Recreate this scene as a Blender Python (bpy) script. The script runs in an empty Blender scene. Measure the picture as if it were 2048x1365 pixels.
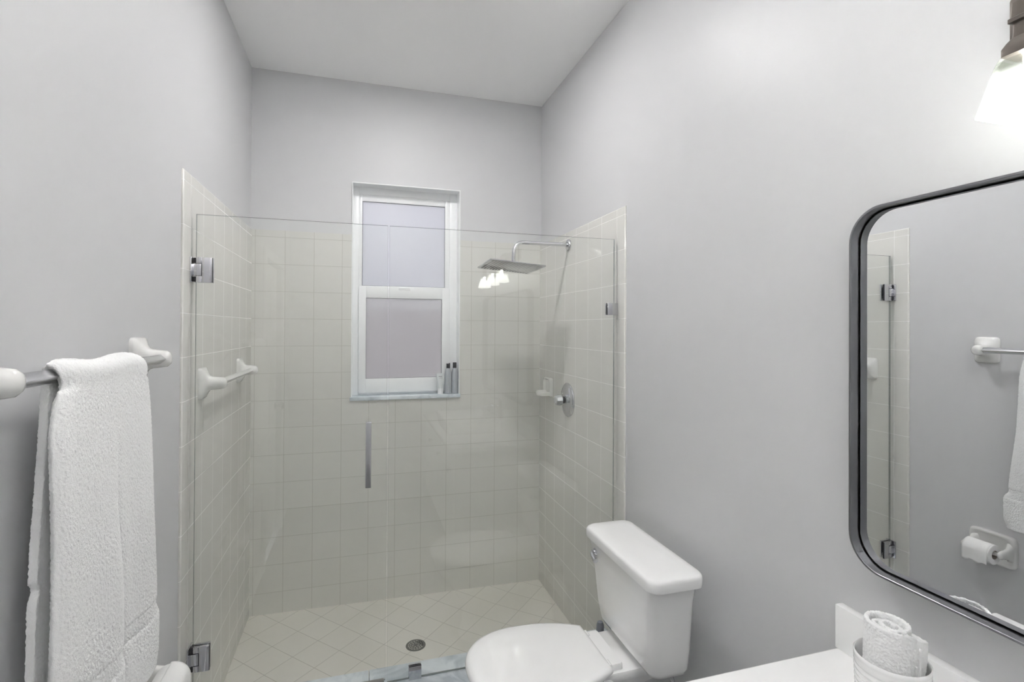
import bpy, bmesh, math, random
from mathutils import Vector, Matrix, noise

random.seed(7)
sc = bpy.context.scene
col = sc.collection
PI = math.pi

# ------------------------------------------------------------------ camera
def rad(a): return a * PI / 180
YAW, PITCH, ROLL = rad(16.48831), rad(0.31969), rad(0.28192)
F_PX, CY_PX = 1017.616, 651.414
CAM = Vector((0.58295, -3.0992, 1.54147))
R0 = Vector((math.cos(YAW), -math.sin(YAW), 0)); F0 = Vector((math.sin(YAW), math.cos(YAW), 0)); U0 = Vector((0, 0, 1))
F1 = F0 * math.cos(PITCH) + U0 * math.sin(PITCH); U1 = -F0 * math.sin(PITCH) + U0 * math.cos(PITCH)
R2 = R0 * math.cos(ROLL) + U1 * math.sin(ROLL); U2 = -R0 * math.sin(ROLL) + U1 * math.cos(ROLL)
cd = bpy.data.cameras.new('camera'); cam = bpy.data.objects.new('camera', cd); col.objects.link(cam)
cd.sensor_fit = 'HORIZONTAL'; cd.sensor_width = 36.0; cd.lens = F_PX / 2048 * 36.0
cd.shift_y = (CY_PX - 682.5) / 2048; cd.clip_start = 0.02
m = Matrix.Identity(4)
for i in range(3):
    m[i][0] = R2[i]; m[i][1] = U2[i]; m[i][2] = -F1[i]; m[i][3] = CAM[i]
cam.matrix_world = m
sc.camera = cam

# ------------------------------------------------------------------ world, light, exposure
SKY_STRENGTH = 1.9
BULB_STRENGTH = 70.0
FILL_BOWL_STRENGTH = 700.0  # added bowl lamp that fills the room by ceiling bounce
SHADE_GLOW = 1.6
FILL_CAN_STRENGTH = 155.0  # added downlight that brightens the shower end
EXPOSURE = 0.36
wd = bpy.data.worlds.new('sky'); sc.world = wd; wd.use_nodes = True
bg = wd.node_tree.nodes['Background']
sky = wd.node_tree.nodes.new('ShaderNodeTexSky'); sky.sky_type = 'HOSEK_WILKIE'
sky.sun_direction = (0.3, -0.5, 0.8); sky.turbidity = 5.0; sky.ground_albedo = 0.4
mixw = wd.node_tree.nodes.new('ShaderNodeMix'); mixw.data_type = 'RGBA'
mixw.inputs[0].default_value = 0.65; mixw.inputs[7].default_value = (0.80, 0.82, 0.88, 1)
wd.node_tree.links.new(sky.outputs[0], mixw.inputs[6]); wd.node_tree.links.new(mixw.outputs[2], bg.inputs['Color'])
bg.inputs['Strength'].default_value = SKY_STRENGTH
vs = sc.view_settings
vs.view_transform = 'Standard'; vs.look = 'None'; vs.gamma = 1.0; vs.use_curve_mapping = False; vs.exposure = EXPOSURE
cy = sc.cycles
cy.use_denoising = True
cy.max_bounces = 14; cy.diffuse_bounces = 10; cy.glossy_bounces = 8; cy.transmission_bounces = 8; cy.transparent_max_bounces = 24
cy.sample_clamp_indirect = 60.0; cy.caustics_reflective = False; cy.caustics_refractive = False

# ------------------------------------------------------------------ materials
def new_mat(name):
    mt = bpy.data.materials.new(name); mt.use_nodes = True
    nt = mt.node_tree
    return mt, nt, nt.nodes['Principled BSDF']
def pmat(name, rgb, rough=0.5, metal=0.0, coat=0.0, spec=0.5, bump=None, sheen=0.0, vary=None, **kw):
    mt, nt, b = new_mat(name)
    b.inputs['Base Color'].default_value = (*rgb, 1); b.inputs['Roughness'].default_value = rough
    b.inputs['Metallic'].default_value = metal; b.inputs['Coat Weight'].default_value = coat
    b.inputs['Coat Roughness'].default_value = 0.03
    b.inputs['Specular IOR Level'].default_value = spec; b.inputs['Sheen Weight'].default_value = sheen
    for k, v in kw.items(): b.inputs[k].default_value = v
    geo = nt.nodes.new('ShaderNodeNewGeometry')
    if bump:
        sca, strg, dist = bump
        n = nt.nodes.new('ShaderNodeTexNoise'); n.inputs['Scale'].default_value = sca; n.inputs['Detail'].default_value = 4
        bp = nt.nodes.new('ShaderNodeBump'); bp.inputs['Strength'].default_value = strg; bp.inputs['Distance'].default_value = dist
        nt.links.new(geo.outputs['Position'], n.inputs['Vector']); nt.links.new(n.outputs['Fac'], bp.inputs['Height'])
        nt.links.new(bp.outputs[0], b.inputs['Normal'])
    if vary:
        sca, rgb2 = vary
        n = nt.nodes.new('ShaderNodeTexNoise'); n.inputs['Scale'].default_value = sca; n.inputs['Detail'].default_value = 3
        mx = nt.nodes.new('ShaderNodeMix'); mx.data_type = 'RGBA'
        mx.inputs[6].default_value = (*rgb, 1); mx.inputs[7].default_value = (*rgb2, 1)
        nt.links.new(geo.outputs['Position'], n.inputs['Vector']); nt.links.new(n.outputs['Fac'], mx.inputs[0])
        nt.links.new(mx.outputs[2], b.inputs['Base Color'])
    return mt

T = 0.1524
def tile_mat(name, ax, offa, offb, size, c1, c2, grout, rot=0.0, mortar=0.0016, rough=0.07, wob=0.10, dirt=0.0):
    """square glazed tiles laid in the plane of the two world axes ax"""
    mt, nt, b = new_mat(name)
    L = nt.links
    geo = nt.nodes.new('ShaderNodeNewGeometry'); sep = nt.nodes.new('ShaderNodeSeparateXYZ')
    L.new(geo.outputs['Position'], sep.inputs[0])
    com = nt.nodes.new('ShaderNodeCombineXYZ')
    L.new(sep.outputs[ax[0]], com.inputs[0]); L.new(sep.outputs[ax[1]], com.inputs[1])
    mp = nt.nodes.new('ShaderNodeMapping'); mp.vector_type = 'POINT'
    mp.inputs['Rotation'].default_value = (0, 0, rot)
    mp.inputs['Location'].default_value = (-offa + 40 * size, -offb + 40 * size, 0)
    L.new(com.outputs[0], mp.inputs['Vector'])
    br = nt.nodes.new('ShaderNodeTexBrick'); br.offset = 0.0; br.squash = 1.0
    br.inputs['Scale'].default_value = 1.0; br.inputs['Brick Width'].default_value = size; br.inputs['Row Height'].default_value = size
    br.inputs['Mortar Size'].default_value = mortar; br.inputs['Mortar Smooth'].default_value = 0.3; br.inputs['Bias'].default_value = 0
    br.inputs['Color1'].default_value = (*c1, 1); br.inputs['Color2'].default_value = (*c2, 1); br.inputs['Mortar'].default_value = (*grout, 1)
    L.new(mp.outputs[0], br.inputs['Vector'])
    out = br.outputs['Color']
    if dirt > 0:
        nd = nt.nodes.new('ShaderNodeTexNoise'); nd.inputs['Scale'].default_value = 2.2; nd.inputs['Detail'].default_value = 5
        L.new(geo.outputs['Position'], nd.inputs['Vector'])
        rp = nt.nodes.new('ShaderNodeMapRange'); rp.inputs[1].default_value = 0.45; rp.inputs[2].default_value = 0.8; rp.inputs[4].default_value = dirt
        L.new(nd.outputs['Fac'], rp.inputs[0])
        mx = nt.nodes.new('ShaderNodeMix'); mx.data_type = 'RGBA'; mx.inputs[7].default_value = (0.48, 0.475, 0.37, 1)
        L.new(rp.outputs[0], mx.inputs[0]); L.new(out, mx.inputs[6]); out = mx.outputs[2]
    L.new(out, b.inputs['Base Color'])
    rr = nt.nodes.new('ShaderNodeMapRange'); rr.inputs[3].default_value = rough; rr.inputs[4].default_value = 0.55
    L.new(br.outputs['Fac'], rr.inputs[0]); L.new(rr.outputs[0], b.inputs['Roughness'])
    # slightly wavy glaze and recessed joints
    nz = nt.nodes.new('ShaderNodeTexNoise'); nz.inputs['Scale'].default_value = 9.0; nz.inputs['Detail'].default_value = 1
    L.new(geo.outputs['Position'], nz.inputs['Vector'])
    b1 = nt.nodes.new('ShaderNodeBump'); b1.inputs['Strength'].default_value = wob; b1.inputs['Distance'].default_value = 0.01
    L.new(nz.outputs['Fac'], b1.inputs['Height'])
    b2 = nt.nodes.new('ShaderNodeBump'); b2.invert = True; b2.inputs['Strength'].default_value = 0.5; b2.inputs['Distance'].default_value = 0.0015
    L.new(br.outputs['Fac'], b2.inputs['Height']); L.new(b1.outputs[0], b2.inputs['Normal']); L.new(b2.outputs[0], b.inputs['Normal'])
    return mt

def marble_mat(name, base, vein, scale=5.0, rough=0.15):
    mt, nt, b = new_mat(name)
    geo = nt.nodes.new('ShaderNodeNewGeometry')
    n1 = nt.nodes.new('ShaderNodeTexNoise'); n1.inputs['Scale'].default_value = scale; n1.inputs['Detail'].default_value = 8; n1.inputs['Distortion'].default_value = 1.2
    cr = nt.nodes.new('ShaderNodeValToRGB'); e = cr.color_ramp.elements
    e[0].position = 0.36; e[0].color = (*vein, 1); e[1].position = 0.58; e[1].color = (*base, 1)
    nt.links.new(geo.outputs['Position'], n1.inputs['Vector']); nt.links.new(n1.outputs['Fac'], cr.inputs[0])
    nt.links.new(cr.outputs[0], b.inputs['Base Color']); b.inputs['Roughness'].default_value = rough
    return mt

def glass_face(name, tint, gain=1.15):
    """clear plate glass: see-through with an angle-dependent mirror reflection"""
    mt = bpy.data.materials.new(name); mt.use_nodes = True; nt = mt.node_tree; nt.nodes.clear(); L = nt.links
    out = nt.nodes.new('ShaderNodeOutputMaterial')
    tr = nt.nodes.new('ShaderNodeBsdfTransparent'); tr.inputs[0].default_value = (*tint, 1)
    gl = nt.nodes.new('ShaderNodeBsdfGlossy'); gl.inputs['Roughness'].default_value = 0.0; gl.inputs[0].default_value = (1, 1, 1, 1)
    geo = nt.nodes.new('ShaderNodeNewGeometry'); dot = nt.nodes.new('ShaderNodeVectorMath'); dot.operation = 'DOT_PRODUCT'
    L.new(geo.outputs['Normal'], dot.inputs[0]); L.new(geo.outputs['Incoming'], dot.inputs[1])
    def mth(op, a, b=None):
        n = nt.nodes.new('ShaderNodeMath'); n.operation = op
        for k, v in enumerate((a, b)):
            if v is None: continue
            if isinstance(v, (int, float)): n.inputs[k].default_value = v
            else: L.new(v, n.inputs[k])
        return n.outputs[0]
    c = mth('SUBTRACT', 1.0, mth('ABSOLUTE', dot.outputs['Value']))
    fr = mth('ADD', 0.043 * gain, mth('MULTIPLY', 0.957, mth('POWER', c, 5.0)))
    mx = nt.nodes.new('ShaderNodeMixShader'); L.new(fr, mx.inputs[0]); L.new(tr.outputs[0], mx.inputs[1]); L.new(gl.outputs[0], mx.inputs[2])
    L.new(mx.outputs[0], out.inputs[0])
    return mt
def mixed(name, parts):
    """weighted mix of simple shaders [(weight, kind, colour, roughness)]"""
    mt = bpy.data.materials.new(name); mt.use_nodes = True; nt = mt.node_tree; nt.nodes.clear(); L = nt.links
    out = nt.nodes.new('ShaderNodeOutputMaterial'); cur = None; tot = 0.0
    for w, kind, c, r in parts:
        n = nt.nodes.new({'transp': 'ShaderNodeBsdfTransparent', 'transl': 'ShaderNodeBsdfTranslucent', 'gloss': 'ShaderNodeBsdfGlossy',
                          'diff': 'ShaderNodeBsdfDiffuse', 'refr': 'ShaderNodeBsdfRefraction'}[kind])
        n.inputs[0].default_value = (*c, 1)
        if kind in ('gloss', 'refr'): n.inputs['Roughness'].default_value = r
        if kind == 'refr': n.inputs['IOR'].default_value = 1.06
        if cur is None: cur = n.outputs[0]; tot = w
        else:
            tot += w; mx = nt.nodes.new('ShaderNodeMixShader'); mx.inputs[0].default_value = w / tot
            L.new(cur, mx.inputs[1]); L.new(n.outputs[0], mx.inputs[2]); cur = mx.outputs[0]
    L.new(cur, out.inputs[0])
    return mt
def emit(name, rgb, s):
    mt = bpy.data.materials.new(name); mt.use_nodes = True; nt = mt.node_tree; nt.nodes.clear()
    out = nt.nodes.new('ShaderNodeOutputMaterial'); e = nt.nodes.new('ShaderNodeEmission')
    e.inputs[0].default_value = (*rgb, 1); e.inputs[1].default_value = s; nt.links.new(e.outputs[0], out.inputs[0])
    return mt
def terry(name, rgb):
    mt, nt, b = new_mat(name)
    b.inputs['Base Color'].default_value = (*rgb, 1); b.inputs['Roughness'].default_value = 0.95
    b.inputs['Specular IOR Level'].default_value = 0.1; b.inputs['Sheen Weight'].default_value = 0.25
    geo = nt.nodes.new('ShaderNodeNewGeometry')
    v = nt.nodes.new('ShaderNodeTexNoise'); v.inputs['Scale'].default_value = 300; v.inputs['Detail'].default_value = 3; v.inputs['Roughness'].default_value = 0.7
    bp = nt.nodes.new('ShaderNodeBump'); bp.inputs['Strength'].default_value = 0.6; bp.inputs['Distance'].default_value = 0.003
    nt.links.new(geo.outputs['Position'], v.inputs['Vector']); nt.links.new(v.outputs['Fac'], bp.inputs['Height']); nt.links.new(bp.outputs[0], b.inputs['Normal'])
    return mt

M = {}
M['wall'] = pmat('wall_paint', (0.635, 0.635, 0.646), 0.42, spec=0.35, bump=(95, 0.12, 0.002))
M['ceiling'] = pmat('ceiling_paint', (0.93, 0.93, 0.93), 0.8, spec=0.2, bump=(120, 0.1, 0.002))
M['trim'] = pmat('white_trim', (0.80, 0.80, 0.80), 0.3)
M['vinyl'] = pmat('white_vinyl', (0.90, 0.91, 0.92), 0.3)
TC1, TC2, TG = (0.675, 0.668, 0.635), (0.690, 0.683, 0.650), (0.82, 0.81, 0.79)
ROW0 = -0.0883
M['tile_left'] = tile_mat('glazed_tile_left', ('Y', 'Z'), -1.044, ROW0, T, TC1, TC2, TG)
M['tile_right'] = tile_mat('glazed_tile_right', ('Y', 'Z'), -1.029, ROW0, T, TC1, TC2, TG)
M['tile_back'] = tile_mat('glazed_tile_back', ('X', 'Z'), 0.0171, ROW0, T, TC1, TC2, (0.48, 0.47, 0.43), mortar=0.0014)
M['tile_pan'] = tile_mat('floor_tile', ('X', 'Y'), 0.03, 0.05, T, (0.72, 0.70, 0.65), (0.74, 0.72, 0.67), (0.42, 0.40, 0.36), rot=PI / 4, mortar=0.0013, rough=0.28, wob=0.05, dirt=0.22)
M['tile_bath'] = tile_mat('bath_floor_tile', ('X', 'Y'), 0.1, 0.2, 0.305, (0.34, 0.34, 0.34), (0.37, 0.37, 0.37), (0.27, 0.27, 0.27), rough=0.25)
M['seal'] = pmat('grey_seal', (0.22, 0.22, 0.24), 0.5)
M['marble'] = marble_mat('white_marble', (0.78, 0.83, 0.87), (0.50, 0.56, 0.61), 7.0)
M['porcelain'] = pmat('white_porcelain', (0.90, 0.90, 0.90), 0.03, coat=0.5)
M['ceramic'] = pmat('cream_ceramic', (0.76, 0.755, 0.74), 0.06, coat=0.4)
M['soap_ceramic'] = pmat('tile_coloured_ceramic', (0.78, 0.775, 0.745), 0.08, coat=0.4)
M['chrome'] = pmat('chrome', (0.66, 0.66, 0.69), 0.06, 1.0)
M['plate'] = pmat('polished_plate', (0.46, 0.46, 0.47), 0.12, 1.0)
M['brushed'] = pmat('brushed_steel', (0.62, 0.62, 0.64), 0.22, 1.0)
M['steel'] = pmat('dull_steel', (0.26, 0.255, 0.245), 0.32, 1.0)
M['gunmetal'] = pmat('gunmetal_frame', (0.27, 0.27, 0.285), 0.28, 1.0)
M['bronze'] = pmat('brown_nickel', (0.15, 0.13, 0.115), 0.38, 0.75)
M['black'] = pmat('black_plastic', (0.02, 0.02, 0.025), 0.35)
M['dark'] = pmat('shade_black', (0.012, 0.012, 0.012), 0.7)  # near-black colour standing in for shade in gaps and holes
M['mirror'] = pmat('mirror_silver', (0.93, 0.94, 0.95), 0.0, 1.0)
M['glass'] = glass_face('clear_plate_glass', (0.985, 0.990, 0.984))
M['glass_edge'] = mixed('lit_glass_edge', [(0.40, 'transp', (0.85, 0.88, 0.88), 0), (0.25, 'gloss', (0.95, 0.96, 1.0), 0.15), (0.35, 'transl', (0.93, 0.95, 0.97), 0)])  # pale mix imitates light refracted at the glass joint
M['glass_edge_dark'] = mixed('shaded_glass_edge', [(0.55, 'transp', (0.45, 0.50, 0.49), 0), (0.25, 'gloss', (0.8, 0.82, 0.85), 0.12), (0.20, 'diff', (0.16, 0.18, 0.18), 0)])  # same glass edge, darkened to imitate refraction at the outer edges
M['screen'] = mixed('insect_mesh', [(0.94, 'transp', (1.0, 0.985, 0.96), 0), (0.06, 'diff', (0.22, 0.20, 0.20), 0)])
M['frost'] = mixed('frosted_pane', [(0.62, 'transl', (0.775, 0.775, 0.785), 0), (0.30, 'refr', (0.9, 0.9, 0.92), 0.35), (0.08, 'gloss', (1, 1, 1), 0.25)])
def shade_mat():
    """lit frosted lamp glass: clear near the socket, glowing round the bulb"""
    mt = mixed('lamp_shade_glass', [(0.84, 'transp', (0.80, 0.82, 0.78), 0), (0.10, 'gloss', (1, 1, 1), 0.06), (0.06, 'diff', (0.12, 0.12, 0.11), 0)])
    nt = mt.node_tree; L = nt.links; out = [n for n in nt.nodes if n.type == 'OUTPUT_MATERIAL'][0]
    base = out.inputs[0].links[0].from_socket
    geo = nt.nodes.new('ShaderNodeNewGeometry'); sep = nt.nodes.new('ShaderNodeSeparateXYZ'); L.new(geo.outputs['Position'], sep.inputs[0])
    mr_ = nt.nodes.new('ShaderNodeMapRange'); mr_.interpolation_type = 'SMOOTHSTEP'
    mr_.inputs[1].default_value = 1.955; mr_.inputs[2].default_value = 1.918; mr_.inputs[3].default_value = 0.0; mr_.inputs[4].default_value = SHADE_GLOW
    L.new(sep.outputs[2], mr_.inputs[0])
    e = nt.nodes.new('ShaderNodeEmission'); e.inputs[0].default_value = (1.0, 0.99, 0.99, 1); L.new(mr_.outputs[0], e.inputs[1])
    ad = nt.nodes.new('ShaderNodeAddShader'); L.new(base, ad.inputs[0]); L.new(e.outputs[0], ad.inputs[1]); L.new(ad.outputs[0], out.inputs[0])
    return mt
M['shade'] = shade_mat()
M['bulb'] = emit('lit_bulb', (1.0, 0.995, 0.985), BULB_STRENGTH)
M['fill_can'] = emit('fill_downlight_glow', (1.0, 0.995, 0.98), FILL_CAN_STRENGTH)  # emitter of the added downlight
M['opal'] = mixed('opal_glass', [(0.72, 'diff', (0.85, 0.85, 0.84), 0), (0.28, 'transl', (0.85, 0.85, 0.84), 0)])
M['fill_bulb'] = emit('fill_bowl_glow', (1.0, 0.993, 0.98), FILL_BOWL_STRENGTH)  # emitter of the added bowl lamp
M['towel'] = terry('white_terry', (0.93, 0.93, 0.93))
M['paper'] = pmat('tissue_paper', (0.84, 0.84, 0.83), 0.9, spec=0.1, bump=(300, 0.2, 0.001))
M['card'] = pmat('grey_cardboard', (0.40, 0.36, 0.32), 0.9)
M['counter'] = pmat('white_counter', (0.92, 0.92, 0.92), 0.16, coat=0.2)
M['cabinet'] = pmat('white_cabinet', (0.80, 0.80, 0.80), 0.4)
M['bottle'] = pmat('silver_bottle', (0.50, 0.53, 0.57), 0.32, 0.35)
M['tube'] = pmat('pale_tube', (0.72, 0.75, 0.76), 0.35)
M['print'] = pmat('grey_print', (0.34, 0.35, 0.37), 0.5)
M['grey'] = pmat('blue_grey_plastic', (0.27, 0.29, 0.33), 0.35)
M['rubber'] = pmat('grey_sweep', (0.30, 0.29, 0.28), 0.4, spec=0.6)
M['acrylic'] = pmat('clear_acrylic', (0.62, 0.64, 0.65), 0.08, 0.55)
M['ground'] = pmat('taupe_ground', (0.46, 0.40, 0.38), 0.9)
M['stucco'] = pmat('pink_stucco', (0.62, 0.53, 0.52), 0.9)
M['leaf'] = pmat('hedge_leaf', (0.14, 0.24, 0.10), 0.7, bump=(30, 0.8, 0.05))

# ------------------------------------------------------------------ mesh helpers
def mesh_obj(name, bm, mats, parent=None, smooth=38, doubles=1e-5):
    if doubles: bmesh.ops.remove_doubles(bm, verts=bm.verts, dist=doubles)
    bmesh.ops.recalc_face_normals(bm, faces=bm.faces)
    me = bpy.data.meshes.new(name); bm.to_mesh(me); bm.free()
    for mt in (mats if isinstance(mats, (list, tuple)) else [mats]): me.materials.append(mt)
    if smooth:
        me.shade_smooth(); me.set_sharp_from_angle(angle=rad(smooth))
    o = bpy.data.objects.new(name, me); col.objects.link(o)
    if parent is not None:
        o.parent = parent
        w = Vector((0, 0, 0)); p = parent
        while p is not None: w += p.location; p = p.parent
        o.location = -w
    return o
def tag(o, label, cat, group=None):
    o['label'] = label; o['category'] = cat
    if group: o['group'] = group
    return o
def struct(o): o['kind'] = 'structure'; return o
def thing(name, loc, label, cat, group=None):
    o = bpy.data.objects.new(name, None); o.empty_display_size = 0.05; col.objects.link(o); o.location = loc
    return tag(o, label, cat, group)
def NB(): return bmesh.new()
def box(bm, x0, x1, y0, y1, z0, z1, bev=0.0, seg=2, mi=0):
    g = bmesh.ops.create_cube(bm, size=1.0); vs_ = g['verts']
    for v in vs_:
        v.co = Vector(((x0 + x1) / 2 + v.co.x * (x1 - x0), (y0 + y1) / 2 + v.co.y * (y1 - y0), (z0 + z1) / 2 + v.co.z * (z1 - z0)))
    fs = set(f for v in vs_ for f in v.link_faces)
    for f in fs: f.material_index = mi
    if bev > 0:
        es = set(e for v in vs_ for e in v.link_edges)
        r = bmesh.ops.bevel(bm, geom=list(es), offset=bev, segments=seg, profile=0.5, affect='EDGES')
        for f in r['faces']: f.material_index = mi
    return bm
def loft(bm, rings, cap0=True, cap1=True, closed=True, mi=0):
    vv = [[bm.verts.new(p) for p in r] for r in rings]
    n = len(rings[0])
    for a, b in zip(vv[:-1], vv[1:]):
        for i in range(n if closed else n - 1):
            j = (i + 1) % n
            f = bm.faces.new((a[i], a[j], b[j], b[i])); f.material_index = mi
    if cap0: f = bm.faces.new(list(reversed(vv[0]))); f.material_index = mi
    if cap1: f = bm.faces.new(vv[-1]); f.material_index = mi
    return vv
def frame_of(d):
    d = Vector(d).normalized(); a = Vector((0, 0, 1)) if abs(d.z) < 0.9 else Vector((1, 0, 0))
    u = d.cross(a).normalized(); return d, u, d.cross(u).normalized()
def lathe(bm, o, d, prof, n=32, mi=0, cap=True):
    """profile [(radius, height)] about the axis d through o"""
    o = Vector(o); d, u, w = frame_of(d)
    rings = [[o + d * h + (u * math.cos(2 * PI * k / n) + w * math.sin(2 * PI * k / n)) * max(r, 1e-4) for k in range(n)] for r, h in prof]
    loft(bm, rings, cap, cap, mi=mi); return bm
def tube(bm, pts, r, n=14, mi=0):
    pts = [Vector(p) for p in pts]; rings = []; u = None
    for i, p in enumerate(pts):
        d = (pts[min(i + 1, len(pts) - 1)] - pts[max(i - 1, 0)]).normalized()
        if u is None: _, u, _ = frame_of(d)
        u = (u - d * u.dot(d)).normalized(); w = d.cross(u)
        rr = r[i] if isinstance(r, (list, tuple)) else r
        rings.append([p + (u * math.cos(2 * PI * k / n) + w * math.sin(2 * PI * k / n)) * rr for k in range(n)])
    loft(bm, rings, mi=mi); return bm
def rrect(hx, hy, r, n=6):
    r = min(r, hx * 0.999, hy * 0.999); out = []
    for cx, cy_, a0 in ((hx - r, hy - r, 0), (-hx + r, hy - r, PI / 2), (-hx + r, -hy + r, PI), (hx - r, -hy + r, 3 * PI / 2)):
        for k in range(n + 1):
            a = a0 + PI / 2 * k / n; out.append((cx + r * math.cos(a), cy_ + r * math.sin(a)))
    return out
def sup(hx, hy, e, n=40):
    out = []
    for k in range(n):
        a = 2 * PI * k / n; c, s = math.cos(a), math.sin(a)
        out.append((hx * math.copysign(abs(c) ** (2 / e), c), hy * math.copysign(abs(s) ** (2 / e), s)))
    return out

W = 1.6883          # tile face of the right wall
DW = 0.008          # tile thickness in front of the plaster
CEIL = 2.9818
REAR = -3.66
TZ = 2.083          # top of the tiled surround
GY0, GY1 = -1.035, -1.025   # shower glass

# ------------------------------------------------------------------ room shell
WX0, WX1, WZ0, WZ1 = 0.530, 1.161, 1.135, 2.388      # window opening
DY0, DY1, DZ = -3.20, -2.50, 1.985                   # doorway in the left wall
bm = NB(); box(bm, -0.12, -DW, DY1, 0.12, -0.2, CEIL); box(bm, -0.12, -DW, REAR, DY0, -0.2, CEIL); box(bm, -0.12, -DW, DY0, DY1, DZ, CEIL)
wall_left = struct(mesh_obj('wall_left', bm, M['wall'], smooth=0, doubles=0))
bm = NB(); box(bm, W + DW, W + 0.12, REAR, 0.12, -0.2, CEIL)
wall_right = struct(mesh_obj('wall_right', bm, M['wall'], smooth=0))
bm = NB()
box(bm, -DW, WX0, DW, 0.14, -0.2, CEIL); box(bm, WX1, W + DW, DW, 0.14, -0.2, CEIL)
box(bm, WX0, WX1, DW, 0.14, WZ1, CEIL); box(bm, WX0, WX1, DW, 0.14, -0.2, WZ0 - 0.02)
wall_back = struct(mesh_obj('wall_back', bm, M['wall'], smooth=0, doubles=0))
bm = NB(); box(bm, -0.12, W + 0.12, REAR - 0.1, REAR, -0.2, CEIL)
struct(mesh_obj('wall_rear', bm, M['wall'], smooth=0))
bm = NB(); box(bm, -0.12, W + 0.12, REAR - 0.1, 0.14, CEIL, CEIL + 0.1)
struct(mesh_obj('ceiling', bm, M['ceiling'], smooth=0))
bm = NB(); box(bm, -DW, W + DW, REAR, -1.13, -0.1, 0.0)
struct(mesh_obj('floor', bm, M['tile_bath'], smooth=0))

# tiled surround: thin slabs standing proud of the plaster, rounded outer edges
def slab(bm, x0, x1, y0, y1, z0, z1): box(bm, x0, x1, y0, y1, z0, z1)
def edge_round(bm, sel, off):
    es = [e for e in bm.edges if all(sel(v.co) for v in e.verts)]
    bmesh.ops.bevel(bm, geom=es, offset=off, segments=4, profile=0.5, affect='EDGES')
bm = NB(); slab(bm, -DW, 0, -1.120, DW, -0.12, TZ)
edge_round(bm, lambda c: c.x > -1e-4 and (c.y < -1.11 or c.z > TZ - 1e-3) , 0.006)
mesh_obj('shower_tile', bm, M['tile_left'], wall_left, smooth=50)
bm = NB(); slab(bm, W, W + DW, -1.102, DW, -0.12, TZ)
edge_round(bm, lambda c: c.x < W + 1e-4 and (c.y < -1.09 or c.z > TZ - 1e-3), 0.006)
mesh_obj('shower_tile', bm, M['tile_right'], wall_right, smooth=50)
bm = NB(); slab(bm, 0, WX0, 0, DW, -0.12, TZ); slab(bm, WX1, W, 0, DW, -0.12, TZ); slab(bm, WX0, WX1, 0, DW, -0.12, WZ0 - 0.02)
mesh_obj('shower_tile', bm, M['tile_back'], wall_back, smooth=0, doubles=0)

# shower pan: falls gently to the drain
DRX, DRY, DRZ = 0.859, -0.462, -0.082
bm = NB(); N = 24; per = []
for k in range(N): per.append((W * k / N, 0, -0.052 + (-0.025) * k / N))
for k in range(N): per.append((W, -1.0 * k / N, -0.077 + 0.012 * k / N))
for k in range(N): per.append((W * (1 - k / N), -1.0, -0.065 + 0.005 * k / N))
for k in range(N): per.append((0, -1.0 + 1.0 * k / N, -0.060 + 0.008 * k / N))
rings = []
for s in (1, 0.8, 0.6, 0.4, 0.2, 0.06):
    rings.append([(DRX + (x - DRX) * s, DRY + (y - DRY) * s, DRZ + (z - DRZ) * s) for x, y, z in per])
loft(bm, rings, False, True)
struct(mesh_obj('shower_floor', bm, M['tile_pan'], smooth=60))

# marble curb
bm = NB(); box(bm, 0.0, W, -1.115, -0.945, -0.10, 0.118); box(bm, 0.0, 0.62, -1.13, -0.93, 0.118, 0.140, 0.003); box(bm, 0.622, W, -1.13, -0.93, 0.118, 0.140, 0.003)
tag(mesh_obj('shower_curb', bm, M['marble'], doubles=0), 'low bluish white marble curb under the shower glass', 'curb')

# baseboards and left door
bm = NB(); box(bm, -DW, 0.004, -2.435, -1.135, 0, 0.09, 0.003); struct(mesh_obj('baseboard_left', bm, M['trim']))
bm = NB(); box(bm, W - 0.004, W + DW, -2.16, -1.135, 0, 0.09, 0.003); struct(mesh_obj('baseboard_right', bm, M['trim']))
bm = NB()
box(bm, -DW, 0.010, DY1, DY1 + 0.062, 0, DZ + 0.062, 0.004); box(bm, -DW, 0.010, DY0 - 0.062, DY0, 0, DZ + 0.062, 0.004); box(bm, -DW, 0.010, DY0, DY1, DZ, DZ + 0.062, 0.004)
struct(mesh_obj('trim_1', bm, M['trim'], doubles=0))
bm = NB(); box(bm, -0.075, -0.04, DY0 + 0.003, DY1 - 0.003, 0.008, DZ - 0.004)
for z0, z1 in ((0.15, 0.75), (0.86, 1.46), (1.57, 1.88)):
    for y0, y1 in ((DY0 + 0.10, (DY0 + DY1) / 2 - 0.05), ((DY0 + DY1) / 2 + 0.05, DY1 - 0.10)):
        box(bm, -0.042, -0.034, y0, y1, z0, z1, 0.006)
door = struct(mesh_obj('door_1', bm, M['trim'], doubles=0))
bm = NB(); lathe(bm, (-0.04, DY0 + 0.07, 0.95), (1, 0, 0), [(0.030, 0), (0.030, 0.006), (0.011, 0.010), (0.011, 0.034), (0.027, 0.042), (0.029, 0.055), (0.018, 0.066), (0, 0.067)])
mesh_obj('door_knob', bm, M['brushed'], door)

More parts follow.
